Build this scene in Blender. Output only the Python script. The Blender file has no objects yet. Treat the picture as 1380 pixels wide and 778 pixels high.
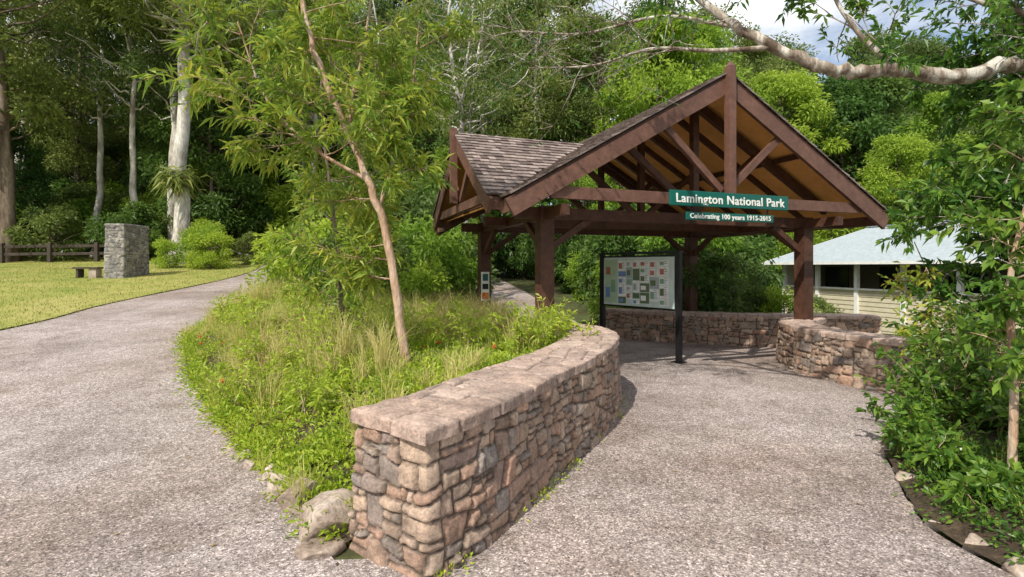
import bpy, bmesh, math, random
import numpy as np
from mathutils import Vector, Matrix
from mathutils.geometry import tessellate_polygon
random.seed(7)
RG = np.random.default_rng(7)
scene = bpy.context.scene
COL = scene.collection

# ------------------------------------------------------------------ helpers
def ss(t):
    t = np.clip(t, 0, 1); return t*t*(3-2*t)
def hgt(x, y):
    x = np.asarray(x, float); y = np.asarray(y, float)
    hl = .085*np.clip(y-6, 0, 30); hm = .05*np.clip(y-12, 0, 25); hr = -.05*np.clip(y-9, 0, 16)
    w1 = ss((x+5)/4.5); w2 = ss((x-6)/5)
    a = hl*(1-w1)+hm*w1
    return a*(1-w2)+hr*w2
_tab = np.random.default_rng(99).random((256, 256))
def vn(x, y):
    x = np.asarray(x, float); y = np.asarray(y, float)
    xi = np.floor(x).astype(int); yi = np.floor(y).astype(int)
    fx = ss(x-xi); fy = ss(y-yi)
    g = lambda a, b: _tab[a % 256, b % 256]
    return (g(xi, yi)*(1-fx)+g(xi+1, yi)*fx)*(1-fy)+(g(xi, yi+1)*(1-fx)+g(xi+1, yi+1)*fx)*fy
def fbm(x, y, o=4):
    s = 0; a = .5
    for i in range(o):
        s = s+a*vn(x*2**i+13*i, y*2**i+7*i); a *= .5
    return s
def norm(v):
    return v/np.maximum(np.linalg.norm(v, axis=-1, keepdims=True), 1e-9)
def seglen_dist(px, py, line):
    best = np.full(np.shape(px), 1e9)
    for (x0, y0), (x1, y1) in zip(line[:-1], line[1:]):
        dx, dy = x1-x0, y1-y0
        t = np.clip(((px-x0)*dx+(py-y0)*dy)/(dx*dx+dy*dy), 0, 1)
        best = np.minimum(best, np.hypot(px-x0-t*dx, py-y0-t*dy))
    return best
def inpoly(px, py, poly):
    ins = np.zeros(np.shape(px), bool); n = len(poly)
    for i in range(n):
        x0, y0 = poly[i]; x1, y1 = poly[(i+1) % n]
        if y0 == y1: continue
        c = ((y0 > py) != (y1 > py)) & (px < (x1-x0)*(py-y0)/(y1-y0)+x0)
        ins ^= c
    return ins
def catmull(pts, n=12):
    P = [np.array(p, float) for p in pts]; P = [2*P[0]-P[1]]+P+[2*P[-1]-P[-2]]
    out = []
    for i in range(1, len(P)-2):
        for k in range(n):
            t = k/n
            out.append(.5*((2*P[i])+(-P[i-1]+P[i+1])*t+(2*P[i-1]-5*P[i]+4*P[i+1]-P[i+2])*t*t+(-P[i-1]+3*P[i]-3*P[i+1]+P[i+2])*t**3))
    out.append(P[-2]); return np.array(out)
def resample(c, step):
    d = np.r_[0, np.cumsum(np.linalg.norm(np.diff(c, axis=0), axis=1))]
    n = max(2, int(d[-1]/step)+1); s = np.linspace(0, d[-1], n)
    return np.stack([np.interp(s, d, c[:, k]) for k in range(c.shape[1])], 1), s

class QB:
    def __init__(s): s.v = []; s.f = []; s.t = []; s.m = []; s.n = 0
    def add(s, v, f, tint=0.5, mi=0):
        v = np.asarray(v, float).reshape(-1, 3); f = np.asarray(f, int).reshape(-1, 4)
        s.v.append(v); s.f.append(f+s.n); s.n += len(v)
        s.t.append(np.broadcast_to(np.asarray(tint, float), (len(f),)).copy())
        s.m.append(np.full(len(f), mi, int))
    def mesh(s, name, mats, smooth=None):
        me = bpy.data.meshes.new(name)
        V = np.concatenate(s.v); F = np.concatenate(s.f)
        me.from_pydata(V.tolist(), [], F.tolist())
        for m in mats: me.materials.append(m)
        M = np.concatenate(s.m)
        me.polygons.foreach_set("material_index", M.astype(np.int32))
        a = me.attributes.new("tint", 'FLOAT', 'FACE'); a.data.foreach_set("value", np.concatenate(s.t).astype(np.float32))
        if smooth is not None:
            me.polygons.foreach_set("use_smooth", np.isin(M, smooth))
        me.update(); return me
    def obj(s, name, mats, smooth=None, parent=None):
        return place(name, s.mesh(name, mats, smooth), parent=parent)
def place(name, me, loc=(0, 0, 0), rot=0, sc=1, parent=None):
    o = bpy.data.objects.new(name, me); COL.objects.link(o)
    o.location = loc; o.rotation_euler = (0, 0, rot)
    o.scale = (sc, sc, sc) if np.isscalar(sc) else sc
    if parent: o.parent = parent
    return o
def empty(name, loc=(0, 0, 0)):
    e = bpy.data.objects.new(name, None); COL.objects.link(e); e.location = loc; e.empty_display_size = .2; return e

def tube(qb, pts, radii, n=8, mi=0, tint=.5, wob=0):
    pts = np.array(pts, float); k = len(pts)
    radii = np.broadcast_to(np.asarray(radii, float), (k,))
    tg = norm(np.gradient(pts, axis=0))
    ref = np.array([1., .3, .1]) if abs(tg[0][2]) > .7 else np.array([0, 0, 1.])
    s = norm(np.cross(tg, ref)); b = np.cross(tg, s)
    a = np.linspace(0, 2*np.pi, n, endpoint=False)
    rr = radii[:, None]*(1+wob*RG.normal(size=(k, n)))
    V = pts[:, None]+rr[..., None]*(np.cos(a)[None, :, None]*s[:, None]+np.sin(a)[None, :, None]*b[:, None])
    i, j = np.meshgrid(np.arange(k-1), np.arange(n), indexing='ij')
    F = np.stack([i*n+j, i*n+(j+1) % n, (i+1)*n+(j+1) % n, (i+1)*n+j], -1).reshape(-1, 4)
    qb.add(V, F, tint, mi)
def leaves(qb, pos, dr, L, W, tint, mi=1, up=.8, droop=.15):
    N = len(pos); dr = norm(dr)
    L = np.broadcast_to(L, (N,))[:, None]; W = np.broadcast_to(W, (N,))[:, None]
    nn = norm(RG.normal(size=(N, 3))+np.array([0, 0, up*1.6]))
    sd = norm(np.cross(dr, nn)); nn = np.cross(sd, dr)
    z = np.array([0, 0, 1.])
    mid = pos+dr*L*.5
    V = np.stack([pos, mid+sd*W*.5+nn*W*.15, pos+dr*L-z*L*droop, mid-sd*W*.5+nn*W*.15], 1)
    F = np.arange(4*N).reshape(N, 4)
    qb.add(V, F, tint, mi)
def blades(qb, pos, H, lean, W, tint, mi=0):
    N = len(pos); H = np.broadcast_to(H, (N,))[:, None]; W = np.broadcast_to(W, (N,))[:, None]
    a = RG.uniform(0, 2*np.pi, N); d = np.stack([np.cos(a), np.sin(a), 0*a], 1)*np.broadcast_to(lean, (N,))[:, None]
    b = RG.uniform(0, 2*np.pi, N); s = np.stack([np.cos(b), np.sin(b), 0*b], 1)
    z = np.array([0, 0, 1.])
    p1 = pos+z*H*.6+d*H*.3; p2 = pos+z*H*(1-.35*np.linalg.norm(d, axis=1, keepdims=True))+d*H*.95
    V = np.stack([pos-s*W*.5, pos+s*W*.5, p1+s*W*.42, p1-s*W*.42, p2+s*W*.08, p2-s*W*.08], 1)
    k = np.arange(N)[:, None]*6
    F = np.concatenate([k+np.array([[0, 1, 2, 3]]), k+np.array([[3, 2, 4, 5]])])
    qb.add(V, F, np.r_[np.broadcast_to(tint, (N,)), np.broadcast_to(tint, (N,))], mi)
def beam(qb, a, b, w, h, mi=0, side=None, tint=None):
    a = np.array(a, float); b = np.array(b, float); d = norm(b-a)
    if side is None:
        side = np.cross(d, [0, 0, 1.])
        if np.linalg.norm(side) < .05: side = np.array([1., 0, 0])
    side = norm(np.array(side, float)); side = norm(side-d*np.dot(side, d)); t = np.cross(side, d)
    V = []
    for p in (a, b):
        for sx, sy in ((-1, -1), (1, -1), (1, 1), (-1, 1)):
            V.append(p+side*w*.5*sx+t*h*.5*sy)
    F = [[0, 3, 2, 1], [4, 5, 6, 7], [0, 1, 5, 4], [1, 2, 6, 5], [2, 3, 7, 6], [3, 0, 4, 7]]
    qb.add(V, F, random.random() if tint is None else tint, mi)
def bevel(o, w=.006):
    m = o.modifiers.new("bevel", 'BEVEL'); m.width = w; m.segments = 2; m.limit_method = 'ANGLE'

# ------------------------------------------------------------------ materials
class M:
    def __init__(s, name):
        s.m = bpy.data.materials.new(name); s.m.use_nodes = True
        s.nt = s.m.node_tree; s.N = s.nt.nodes; s.b = s.N["Principled BSDF"]; s.out = s.N["Material Output"]
        s.b.inputs["Roughness"].default_value = .8
        s.b.inputs["Specular IOR Level"].default_value = .3
    def n(s, t, **k):
        x = s.N.new(t)
        for a, v in k.items():
            if a.startswith("i_"): x.inputs[a[2:].replace("_", " ")].default_value = v
            else: setattr(x, a, v)
        return x
    def l(s, a, b): s.nt.links.new(a, b)
    def ramp(s, fac, stops, interp='LINEAR'):
        r = s.N.new("ShaderNodeValToRGB"); r.color_ramp.interpolation = interp
        e = r.color_ramp.elements
        while len(e) < len(stops): e.new(.5)
        for i, (p, c) in enumerate(stops):
            e[i].position = p; e[i].color = (*c, 1) if len(c) == 3 else c
        s.l(fac, r.inputs[0]); return r.outputs[0]
    def mix(s, fac, a, b, mode='MIX'):
        x = s.N.new("ShaderNodeMix"); x.data_type = 'RGBA'; x.blend_type = mode
        for sock, v in ((x.inputs[0], fac), (x.inputs[6], a), (x.inputs[7], b)):
            if hasattr(v, "is_linked"): s.l(v, sock)
            elif isinstance(v, (int, float)): sock.default_value = v
            else: sock.default_value = (*v, 1)
        return x.outputs[2]
    def coord(s, kind='Object'):
        return s.n("ShaderNodeTexCoord").outputs[kind]
    def noise(s, scale, detail=4, vec=None, rough=.55):
        x = s.n("ShaderNodeTexNoise"); x.inputs["Scale"].default_value = scale; x.inputs["Detail"].default_value = detail
        x.inputs["Roughness"].default_value = rough
        s.l(vec if vec else s.coord(), x.inputs["Vector"]); return x.outputs[0]
    def attr(s, name): return s.n("ShaderNodeAttribute", attribute_name=name).outputs["Fac"]
    def bump(s, h, dist=.01, strength=.6):
        x = s.n("ShaderNodeBump"); x.inputs["Distance"].default_value = dist; x.inputs["Strength"].default_value = strength
        s.l(h, x.inputs["Height"]); s.l(x.outputs[0], s.b.inputs["Normal"])
    def color(s, c):
        if hasattr(c, "is_linked"): s.l(c, s.b.inputs["Base Color"])
        else: s.b.inputs["Base Color"].default_value = (*c, 1)
        return s
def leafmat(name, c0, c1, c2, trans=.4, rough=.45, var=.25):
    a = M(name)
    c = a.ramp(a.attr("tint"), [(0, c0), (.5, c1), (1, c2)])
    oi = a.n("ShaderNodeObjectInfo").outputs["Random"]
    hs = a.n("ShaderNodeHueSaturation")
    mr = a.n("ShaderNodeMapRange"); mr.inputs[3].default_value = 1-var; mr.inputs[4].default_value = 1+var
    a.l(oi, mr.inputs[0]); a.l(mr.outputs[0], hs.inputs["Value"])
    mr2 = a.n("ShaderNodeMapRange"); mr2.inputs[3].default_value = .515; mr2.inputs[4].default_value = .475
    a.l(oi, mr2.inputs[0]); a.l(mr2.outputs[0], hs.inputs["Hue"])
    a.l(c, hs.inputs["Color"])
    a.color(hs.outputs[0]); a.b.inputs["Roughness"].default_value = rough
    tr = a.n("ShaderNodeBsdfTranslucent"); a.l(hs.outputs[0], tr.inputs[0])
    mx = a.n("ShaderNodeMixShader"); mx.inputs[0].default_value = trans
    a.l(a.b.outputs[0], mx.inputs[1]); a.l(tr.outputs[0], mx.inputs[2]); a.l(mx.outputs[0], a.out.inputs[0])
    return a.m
def barkmat(name, c0, c1, c2, sc=3):
    a = M(name); mp = a.n("ShaderNodeMapping"); mp.inputs["Scale"].default_value = (1, 1, .25); a.l(a.coord(), mp.inputs[0])
    n1 = a.noise(sc, 6, mp.outputs[0]); n2 = a.noise(sc*6, 5, mp.outputs[0])
    c = a.ramp(n1, [(.36, c0), (.5, c1), (.62, c2)])
    c = a.mix(.5, c, a.ramp(n2, [(.35, (.3, .3, .3)), (.65, (1.1, 1.1, 1.1))]), 'MULTIPLY')
    a.color(c); a.bump(n2, .02, .6); return a.m
def woodmat(name, c0, c1, rough=.55):
    a = M(name)
    n1 = a.noise(9, 6, None, .7); n2 = a.noise(1.2, 3)
    c = a.ramp(n1, [(.3, c0), (.7, c1)]); c = a.mix(.4, c, a.ramp(n2, [(.3, (.5, .5, .5)), (.7, (1.3, 1.25, 1.2))]), 'MULTIPLY')
    a.color(c); a.b.inputs["Roughness"].default_value = rough; a.bump(n1, .004, .4); return a.m

def stonemat(name, stops, joint=(.07, .05, .04)):
    a = M(name); r = a.attr("rnd"); j = a.attr("joint")
    c = a.ramp(r, stops)
    n1 = a.noise(6, 9, rough=.75); n2 = a.noise(45, 6, rough=.75)
    c = a.mix(.8, c, a.ramp(n1, [(.32, (.5, .45, .42)), (.5, (1, .97, .95)), (.68, (1.5, 1.42, 1.35))]), 'MULTIPLY')
    c = a.mix(.65, c, a.ramp(n2, [(.32, (.4, .4, .4)), (.5, (1, 1, 1)), (.66, (1.45, 1.4, 1.35))]), 'MULTIPLY')
    lich = a.ramp(a.noise(17, 6, rough=.7), [(.58, (0, 0, 0)), (.65, (1, 1, 1))])
    c = a.mix(a.mix(1.0, lich, (.35, .35, .35), 'MULTIPLY'), c, (.46, .42, .36))
    stain = a.ramp(a.noise(2.2, 6, rough=.7), [(.52, (0, 0, 0)), (.64, (1, 1, 1))])
    c = a.mix(a.mix(1.0, stain, (.35, .35, .35), 'MULTIPLY'), c, (.13, .095, .075))
    c = a.mix(j, c, joint)
    a.color(c); a.bump(a.mix(.5, n2, n1), .03, .9); a.b.inputs["Roughness"].default_value = .85
    return a.m
ST_WALL = stonemat("rubble_stone", [(0, (.36, .24, .175)), (.15, (.46, .31, .23)), (.3, (.29, .21, .165)), (.45, (.49, .375, .285)), (.58, (.22, .195, .18)), (.68, (.39, .27, .20)), (.8, (.53, .42, .33)), (.9, (.27, .24, .22)), (1, (.43, .265, .19))], joint=(.08, .06, .045))
ST_CAP = stonemat("cap_stone", [(0, (.41, .305, .25)), (.3, (.48, .375, .32)), (.6, (.36, .275, .235)), (1, (.52, .415, .355))], joint=(.15, .115, .095))
ST_GREY = stonemat("grey_stone", [(0, (.13, .13, .13)), (.4, (.24, .23, .22)), (.7, (.36, .34, .31)), (1, (.17, .17, .17))], joint=(.10, .095, .09))
a = M("exposed_aggregate")
co = a.coord()
v1 = a.n("ShaderNodeTexVoronoi"); v1.inputs["Scale"].default_value = 100; a.l(co, v1.inputs["Vector"])
sep = a.n("ShaderNodeSeparateColor"); a.l(v1.outputs["Color"], sep.inputs[0])
c = a.ramp(sep.outputs[0], [(0, (.12, .105, .10)), (.2, (.24, .21, .20)), (.5, (.33, .29, .27)), (.8, (.41, .365, .345)), (1, (.72, .66, .63))])
v2 = a.n("ShaderNodeTexVoronoi"); v2.inputs["Scale"].default_value = 42; a.l(co, v2.inputs["Vector"])
sep2 = a.n("ShaderNodeSeparateColor"); a.l(v2.outputs["Color"], sep2.inputs[0])
c = a.mix(.5, c, a.ramp(sep2.outputs[1], [(0, (.5, .48, .46)), (.5, (1, 1, 1)), (1, (1.35, 1.32, 1.3))]), 'MULTIPLY')
big = a.noise(.45, 6, rough=.65); mid = a.noise(2.6, 8, rough=.7)
c = a.mix(.9, c, a.ramp(big, [(.32, (.64, .60, .59)), (.5, (.95, .925, .925)), (.66, (1.15, 1.13, 1.15))]), 'MULTIPLY')
c = a.mix(.7, c, a.ramp(mid, [(.32, (.60, .53, .47)), (.5, (.97, .95, .94)), (.7, (1.2, 1.17, 1.16))]), 'MULTIPLY')
crk = a.ramp(a.noise(.25, 3), [(.45, (1, 1, 1)), (.6, (.80, .73, .67))]); c = a.mix(.85, c, crk, 'MULTIPLY')
a.color(c); a.bump(v1.outputs["Distance"], .006, .5); a.b.inputs["Roughness"].default_value = .8
PAVE = a.m
a = M("forest_floor"); n = a.noise(1.3, 8, rough=.7); n2 = a.noise(14, 6, rough=.7)
c = a.ramp(n, [(.3, (.05, .04, .025)), (.5, (.07, .08, .03)), (.65, (.08, .12, .03))])
c = a.mix(.6, c, a.ramp(n2, [(.3, (.4, .4, .4)), (.7, (1.5, 1.4, 1.2))]), 'MULTIPLY'); a.color(c); a.bump(n2, .05); FLOOR = a.m
a = M("lawn_grass"); n = a.noise(.5, 6, rough=.65); n2 = a.noise(18, 6, rough=.8)
c = a.ramp(n, [(.3, (.16, .22, .035)), (.5, (.30, .30, .075)), (.7, (.40, .35, .13))])
c = a.mix(.6, c, a.ramp(n2, [(.3, (.5, .5, .4)), (.7, (1.3, 1.3, 1.2))]), 'MULTIPLY'); a.color(c); a.bump(n2, .04); LAWN = a.m
a = M("leaf_mulch"); n = a.noise(16, 8, rough=.8)
a.color(a.ramp(n, [(.3, (.035, .025, .018)), (.52, (.10, .07, .045)), (.7, (.22, .16, .10))])); a.bump(n, .04, 1); MULCH = a.m
POST = woodmat("dark_stained_timber", (.052, .024, .016), (.125, .058, .036))
FASC = woodmat("red_brown_timber", (.10, .05, .036), (.19, .098, .07))
PLY = woodmat("plywood_ceiling", (.78, .38, .10), (.90, .50, .18), .6)
a = M("timber_shingles"); n = a.noise(25, 5, rough=.7)
c = a.ramp(a.attr("tint"), [(0, (.11, .082, .072)), (.5, (.20, .155, .138)), (1, (.33, .265, .235))])
c = a.mix(.5, c, a.ramp(n, [(.3, (.55, .55, .55)), (.7, (1.3, 1.3, 1.3))]), 'MULTIPLY'); a.color(c); a.bump(n, .006); SHING = a.m
def plain(name, c, r=.5, metal=0, nz=.15):
    a = M(name); n = a.noise(6, 5)
    a.color(a.mix(nz*2, c, a.ramp(n, [(.3, (.6, .6, .6)), (.7, (1.25, 1.25, 1.25))]), 'MULTIPLY'))
    a.b.inputs["Roughness"].default_value = r; a.b.inputs["Metallic"].default_value = metal; return a.m
SIGN = plain("green_sign_paint", (.006, .11, .085), .35)
WHITE = plain("white_paint", (.8, .8, .76), .5)
PANEL = plain("poster_paper", (.52, .62, .58), .3)
ORANGE = plain("orange_label", (.6, .12, .02), .5)
BLACK = plain("black_steel", (.012, .012, .013), .4)
CREAM = plain("cream_weatherboard", (.66, .60, .44), .6)
ROOFM = plain("corrugated_roof", (.31, .355, .375), .55, 0, .2)
DARKW = plain("window_dark", (.02, .025, .03), .15)
FENCEM = woodmat("weathered_fence_timber", (.035, .028, .022), (.09, .07, .055), .8)
LF_DARK = leafmat("rainforest_leaves", (.04, .095, .02), (.10, .19, .035), (.20, .31, .06), .45)
LF_MID = leafmat("eucalypt_leaves", (.07, .12, .028), (.16, .23, .05), (.31, .36, .10), .45)
LF_LIGHT = leafmat("bright_green_leaves", (.15, .27, .025), (.28, .43, .045), (.42, .54, .08), .5)
LF_YEL = leafmat("yellow_green_leaves", (.11, .22, .025), (.26, .37, .045), (.56, .54, .07), .45)
LF_RIGHT = leafmat("glossy_dark_leaves", (.035, .10, .018), (.09, .20, .03), (.22, .36, .045), .4, .3)
GRASSY = leafmat("tuft_grass", (.17, .26, .035), (.36, .42, .09), (.64, .57, .26), .4)
COVER = leafmat("groundcover_leaves", (.13, .25, .02), (.28, .42, .035), (.50, .55, .06), .4)
LAWNB = leafmat("lawn_blades", (.18, .24, .045), (.33, .34, .08), (.45, .42, .16), .35)
DRY = leafmat("dry_leaves", (.12, .06, .03), (.22, .13, .06), (.35, .25, .1), .1)
FLOWER = leafmat("orange_flowers", (.5, .12, .02), (.6, .2, .03), (.65, .3, .04), .3)
BK_PALE = barkmat("pale_bark", (.28, .24, .20), (.55, .51, .45), (.74, .70, .64))
BK_BRN = barkmat("brown_bark", (.08, .055, .04), (.17, .125, .09), (.27, .21, .16))
BK_TAN = barkmat("tan_bark", (.30, .18, .11), (.48, .32, .21), (.60, .46, .34), 8)
BK_LICH = barkmat("lichen_bark", (.13, .09, .065), (.34, .28, .22), (.62, .58, .51), 9)

# ------------------------------------------------------------------ camera, light
cam = bpy.data.cameras.new("camera"); co_ = bpy.data.objects.new("camera", cam); COL.objects.link(co_)
co_.location = (0, 0, 1.7); co_.rotation_euler = (math.radians(90), 0, 0)
cam.sensor_width = 36; cam.lens = 36*700/1380; cam.shift_y = -29/1380; cam.clip_end = 2000; scene.camera = co_
sdir = Vector((-.34, -.56, .75)).normalized()
sl = bpy.data.lights.new("sun", 'SUN'); sl.energy = 5.0; sl.angle = math.radians(.8); sl.color = (1, .945, .84)
so = bpy.data.objects.new("sun", sl); COL.objects.link(so); so.rotation_euler = sdir.to_track_quat('Z', 'Y').to_euler()
so.location = (0, 0, 30)
w = bpy.data.worlds.new("World"); scene.world = w; w.use_nodes = True; nt = w.node_tree
bg = nt.nodes["Background"]; sky = nt.nodes.new("ShaderNodeTexSky"); sky.sky_type = 'NISHITA'; sky.sun_disc = False
sky.sun_elevation = math.asin(sdir.z); sky.sun_rotation = math.atan2(sdir.x, sdir.y)
tc = nt.nodes.new("ShaderNodeTexCoord"); mp = nt.nodes.new("ShaderNodeMapping"); mp.inputs["Scale"].default_value = (1, 1, 2.2)
ns = nt.nodes.new("ShaderNodeTexNoise"); ns.inputs["Scale"].default_value = 2.6; ns.inputs["Detail"].default_value = 8; ns.inputs["Roughness"].default_value = .6
rp = nt.nodes.new("ShaderNodeValToRGB"); rp.color_ramp.elements[0].position = .37; rp.color_ramp.elements[1].position = .56
mx = nt.nodes.new("ShaderNodeMix"); mx.data_type = 'RGBA'; mx.inputs[7].default_value = (8.2, 8.3, 8.4, 1)
L = nt.links.new
L(tc.outputs["Generated"], mp.inputs[0]); L(mp.outputs[0], ns.inputs["Vector"]); L(ns.outputs[0], rp.inputs[0])
L(rp.outputs[0], mx.inputs[0]); L(sky.outputs[0], mx.inputs[6]); L(mx.outputs[2], bg.inputs[0])
bg.inputs[1].default_value = .15
scene.view_settings.view_transform = 'Standard'; scene.view_settings.look = 'None'; scene.view_settings.exposure = 0

# ------------------------------------------------------------------ ground sheets
def gridmesh(xs, ys, zf, name, m):
    X, Y = np.meshgrid(xs, ys, indexing='ij'); Z = zf(X, Y); nx, ny = X.shape
    i, j = np.meshgrid(np.arange(nx-1), np.arange(ny-1), indexing='ij')
    F = np.stack([i*ny+j, (i+1)*ny+j, (i+1)*ny+j+1, i*ny+j+1], -1)
    q = QB(); q.add(np.stack([X, Y, Z], -1), F); return q.obj(name, [m], [0])
xs = np.r_[-600, -300, -150, -90, -60, np.arange(-45, 30, .5), 32, 40, 60, 90, 150, 300, 600]
ys = np.r_[-400, -150, -60, -30, np.arange(-12, 50, .5), 55, 70, 100, 200, 400, 900]
gridmesh(xs, ys, lambda x, y: hgt(x, y), "ground", FLOOR)
def sheet(name, poly, zf, m, step):
    tri = tessellate_polygon([[Vector((x, y, 0)) for x, y in poly]])
    bm = bmesh.new(); vs = [bm.verts.new((x, y, 0)) for x, y in poly]
    for t in tri:
        try: bm.faces.new([vs[i] for i in t])
        except ValueError: pass
    P = np.array(poly)
    for ax in (0, 1):
        lo, hi = P[:, ax].min(), P[:, ax].max()
        k = math.ceil(lo/step)*step
        while k < hi:
            co = [0, 0, 0]; co[ax] = k+.0007; no = [0, 0, 0]; no[ax] = 1
            bmesh.ops.bisect_plane(bm, geom=bm.verts[:]+bm.edges[:]+bm.faces[:], plane_co=co, plane_no=no)
            k += step
    C = np.array([v.co[:] for v in bm.verts]); Z = zf(C[:, 0], C[:, 1])
    for v, z in zip(bm.verts, Z): v.co.z = z
    bmesh.ops.recalc_face_normals(bm, faces=bm.faces)
    if sum(f.normal.z for f in bm.faces) < 0: bmesh.ops.reverse_faces(bm, faces=bm.faces)
    for f in bm.faces: f.smooth = True
    me = bpy.data.meshes.new(name); bm.to_mesh(me); bm.free(); me.materials.append(m)
    return place(name, me)
lawn_edge = [(-12.5, -4), (-11.2, 4), (-10.4, 10.6), (-10.9, 14.1), (-11.1, 20), (-12.2, 25), (-16.0, 34.0)]
bed_left = [(-1.02, 2.98), (-1.49, 3.6), (-2.25, 4.49), (-3.44, 5.95), (-5.13, 8.16), (-6.5, 11.1), (-7.65, 19.5), (-12.4, 31)]
lawn_s = catmull(lawn_edge, 6).tolist(); bed_s = catmull(bed_left, 6).tolist()
wall_outer = [(-.46, 2.78), (-.2, 3.12), (.05, 3.6), (.43, 4.33), (.80, 5.05), (1.17, 5.95), (1.36, 6.8), (1.25, 7.6), (.88, 8.2)]
back_left = [(.7, 8.4), (.1, 11), (-.6, 16), (-1.7, 24), (-2.8, 32)]
back_right = [(-.9, 32), (.5, 24), (1.6, 16), (2.2, 12.5)]
rb = [(4.9, 5.75), (3.9, 5.3), (3.45, 4.85), (3.15, 4.3), (2.78, 3.6), (2.68, 3.2), (2.8, 2.6), (3.2, 1.6), (3.4, 0), (3.5, -4)]
rb_s = catmull(rb, 5).tolist()
path_poly = [(-12.5, -4)]+lawn_s[1:]+[(-14.6, 35)]+bed_s[::-1]+[(-.7, 3.0), (-.3, 3.3), (.2, 4.6), (.9, 6.2), (.8, 7.6)]+back_left+back_right+[(5.7, 11.1), (7.5, 10.9), (7.5, 9.5), (5.6, 9.0), (5.2, 8.2), (5.6, 7), (6.6, 6.1)]+rb_s
path_poly = [tuple(p) for p in path_poly]
sheet("footpath", path_poly, lambda x, y: hgt(x, y)+.02, PAVE, .5)
lawn_poly = [(-60, -4)]+[tuple(p) for p in lawn_s]+[(-20, 35), (-60, 35)]
def lawnz(x, y):
    return hgt(x, y)+.035+.02*fbm(x*2, y*2)
sheet("lawn", [(-44, -4)]+[tuple(p) for p in lawn_s]+[(-20, 34), (-44, 34)], lawnz, LAWN, .5)
bed_poly = [tuple(p) for p in bed_s[1:] if p[1] < 24]+[(-9, 24), (-1.7, 24), (-.6, 16), (.1, 11), (.7, 8.4), (.95, 7.6), (1.05, 6.8), (.85, 6.0), (.5, 5.2), (.1, 4.5), (-.3, 3.7), (-.6, 3.2), (-.85, 3.2)]
bl = [tuple(p) for p in bed_s]; br = [(.9, 8.6), (.1, 11), (-.6, 16), (-1.7, 24)]
def bedz(x, y):
    m = ss(seglen_dist(x, y, bl)/1.3)*ss(seglen_dist(x, y, br)/.9)
    return hgt(x, y)+.03+.58*m+.05*m*fbm(x*3, y*3)
sheet("garden_bed", bed_poly, bedz, MULCH, .25)
rbed_poly = [(x, y) for x, y in rb_s][::-1]+[(4.9, 5.75), (5.4, 6.1), (6.6, 5.2), (9, 4), (9, -4)]
def rbedz(x, y):
    return hgt(x, y)+.03+.16*ss(seglen_dist(x, y, [tuple(p) for p in rb_s])/.5)+.05*fbm(x*3, y*3)
sheet("side_garden_bed", rbed_poly, rbedz, MULCH, .25)

# ------------------------------------------------------------------ stone walls (random rubble by recursive slanted splits)
def rubble(sx, sz, rg, amin, amax, aspect, hmax):
    N = len(sx); ID = np.zeros(N, int); H4 = np.zeros(N); cnt = [0]
    stack = [np.arange(N)]
    while stack:
        idx = stack.pop()
        x = sx[idx]; z = sz[idx]
        w = x.max()-x.min(); h = max(z.max()-z.min(), .01); tgt = amin*(amax/amin)**rg.random()
        asp = aspect*rg.uniform(.6, 1.5)
        if (w*h < tgt and h < hmax and w/h < asp*2.2) or len(idx) < 12 or (w < .05 and h < .05):
            ID[idx] = cnt[0]; cnt[0] += 1; continue
        t = rg.uniform(.32, .68)
        if w > h*asp and not (h > hmax*2.5 and w < 1.2):
            if w > 1.5: t = rg.uniform(.42, .58)
            an = rg.normal()*.17; nx, nz = math.cos(an), math.sin(an)
            c = x.min()+w*t; d = (x-c)*nx+(z-(z.min()+z.max())/2)*nz
        else:
            an = rg.normal()*.11; nx, nz = math.sin(an), math.cos(an)
            c = z.min()+h*t; d = (x-(x.min()+x.max())/2)*nx+(z-c)*nz
        H4[idx] += 1/np.maximum(np.abs(d), 1e-4)**3
        A = idx[d < 0]; B = idx[d >= 0]
        if len(A) == 0 or len(B) == 0:
            ID[idx] = cnt[0]; cnt[0] += 1; continue
        stack += [A, B]
    return ID, np.where(H4 > 0, H4, 1e-3)**(-1/3), cnt[0]
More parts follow.
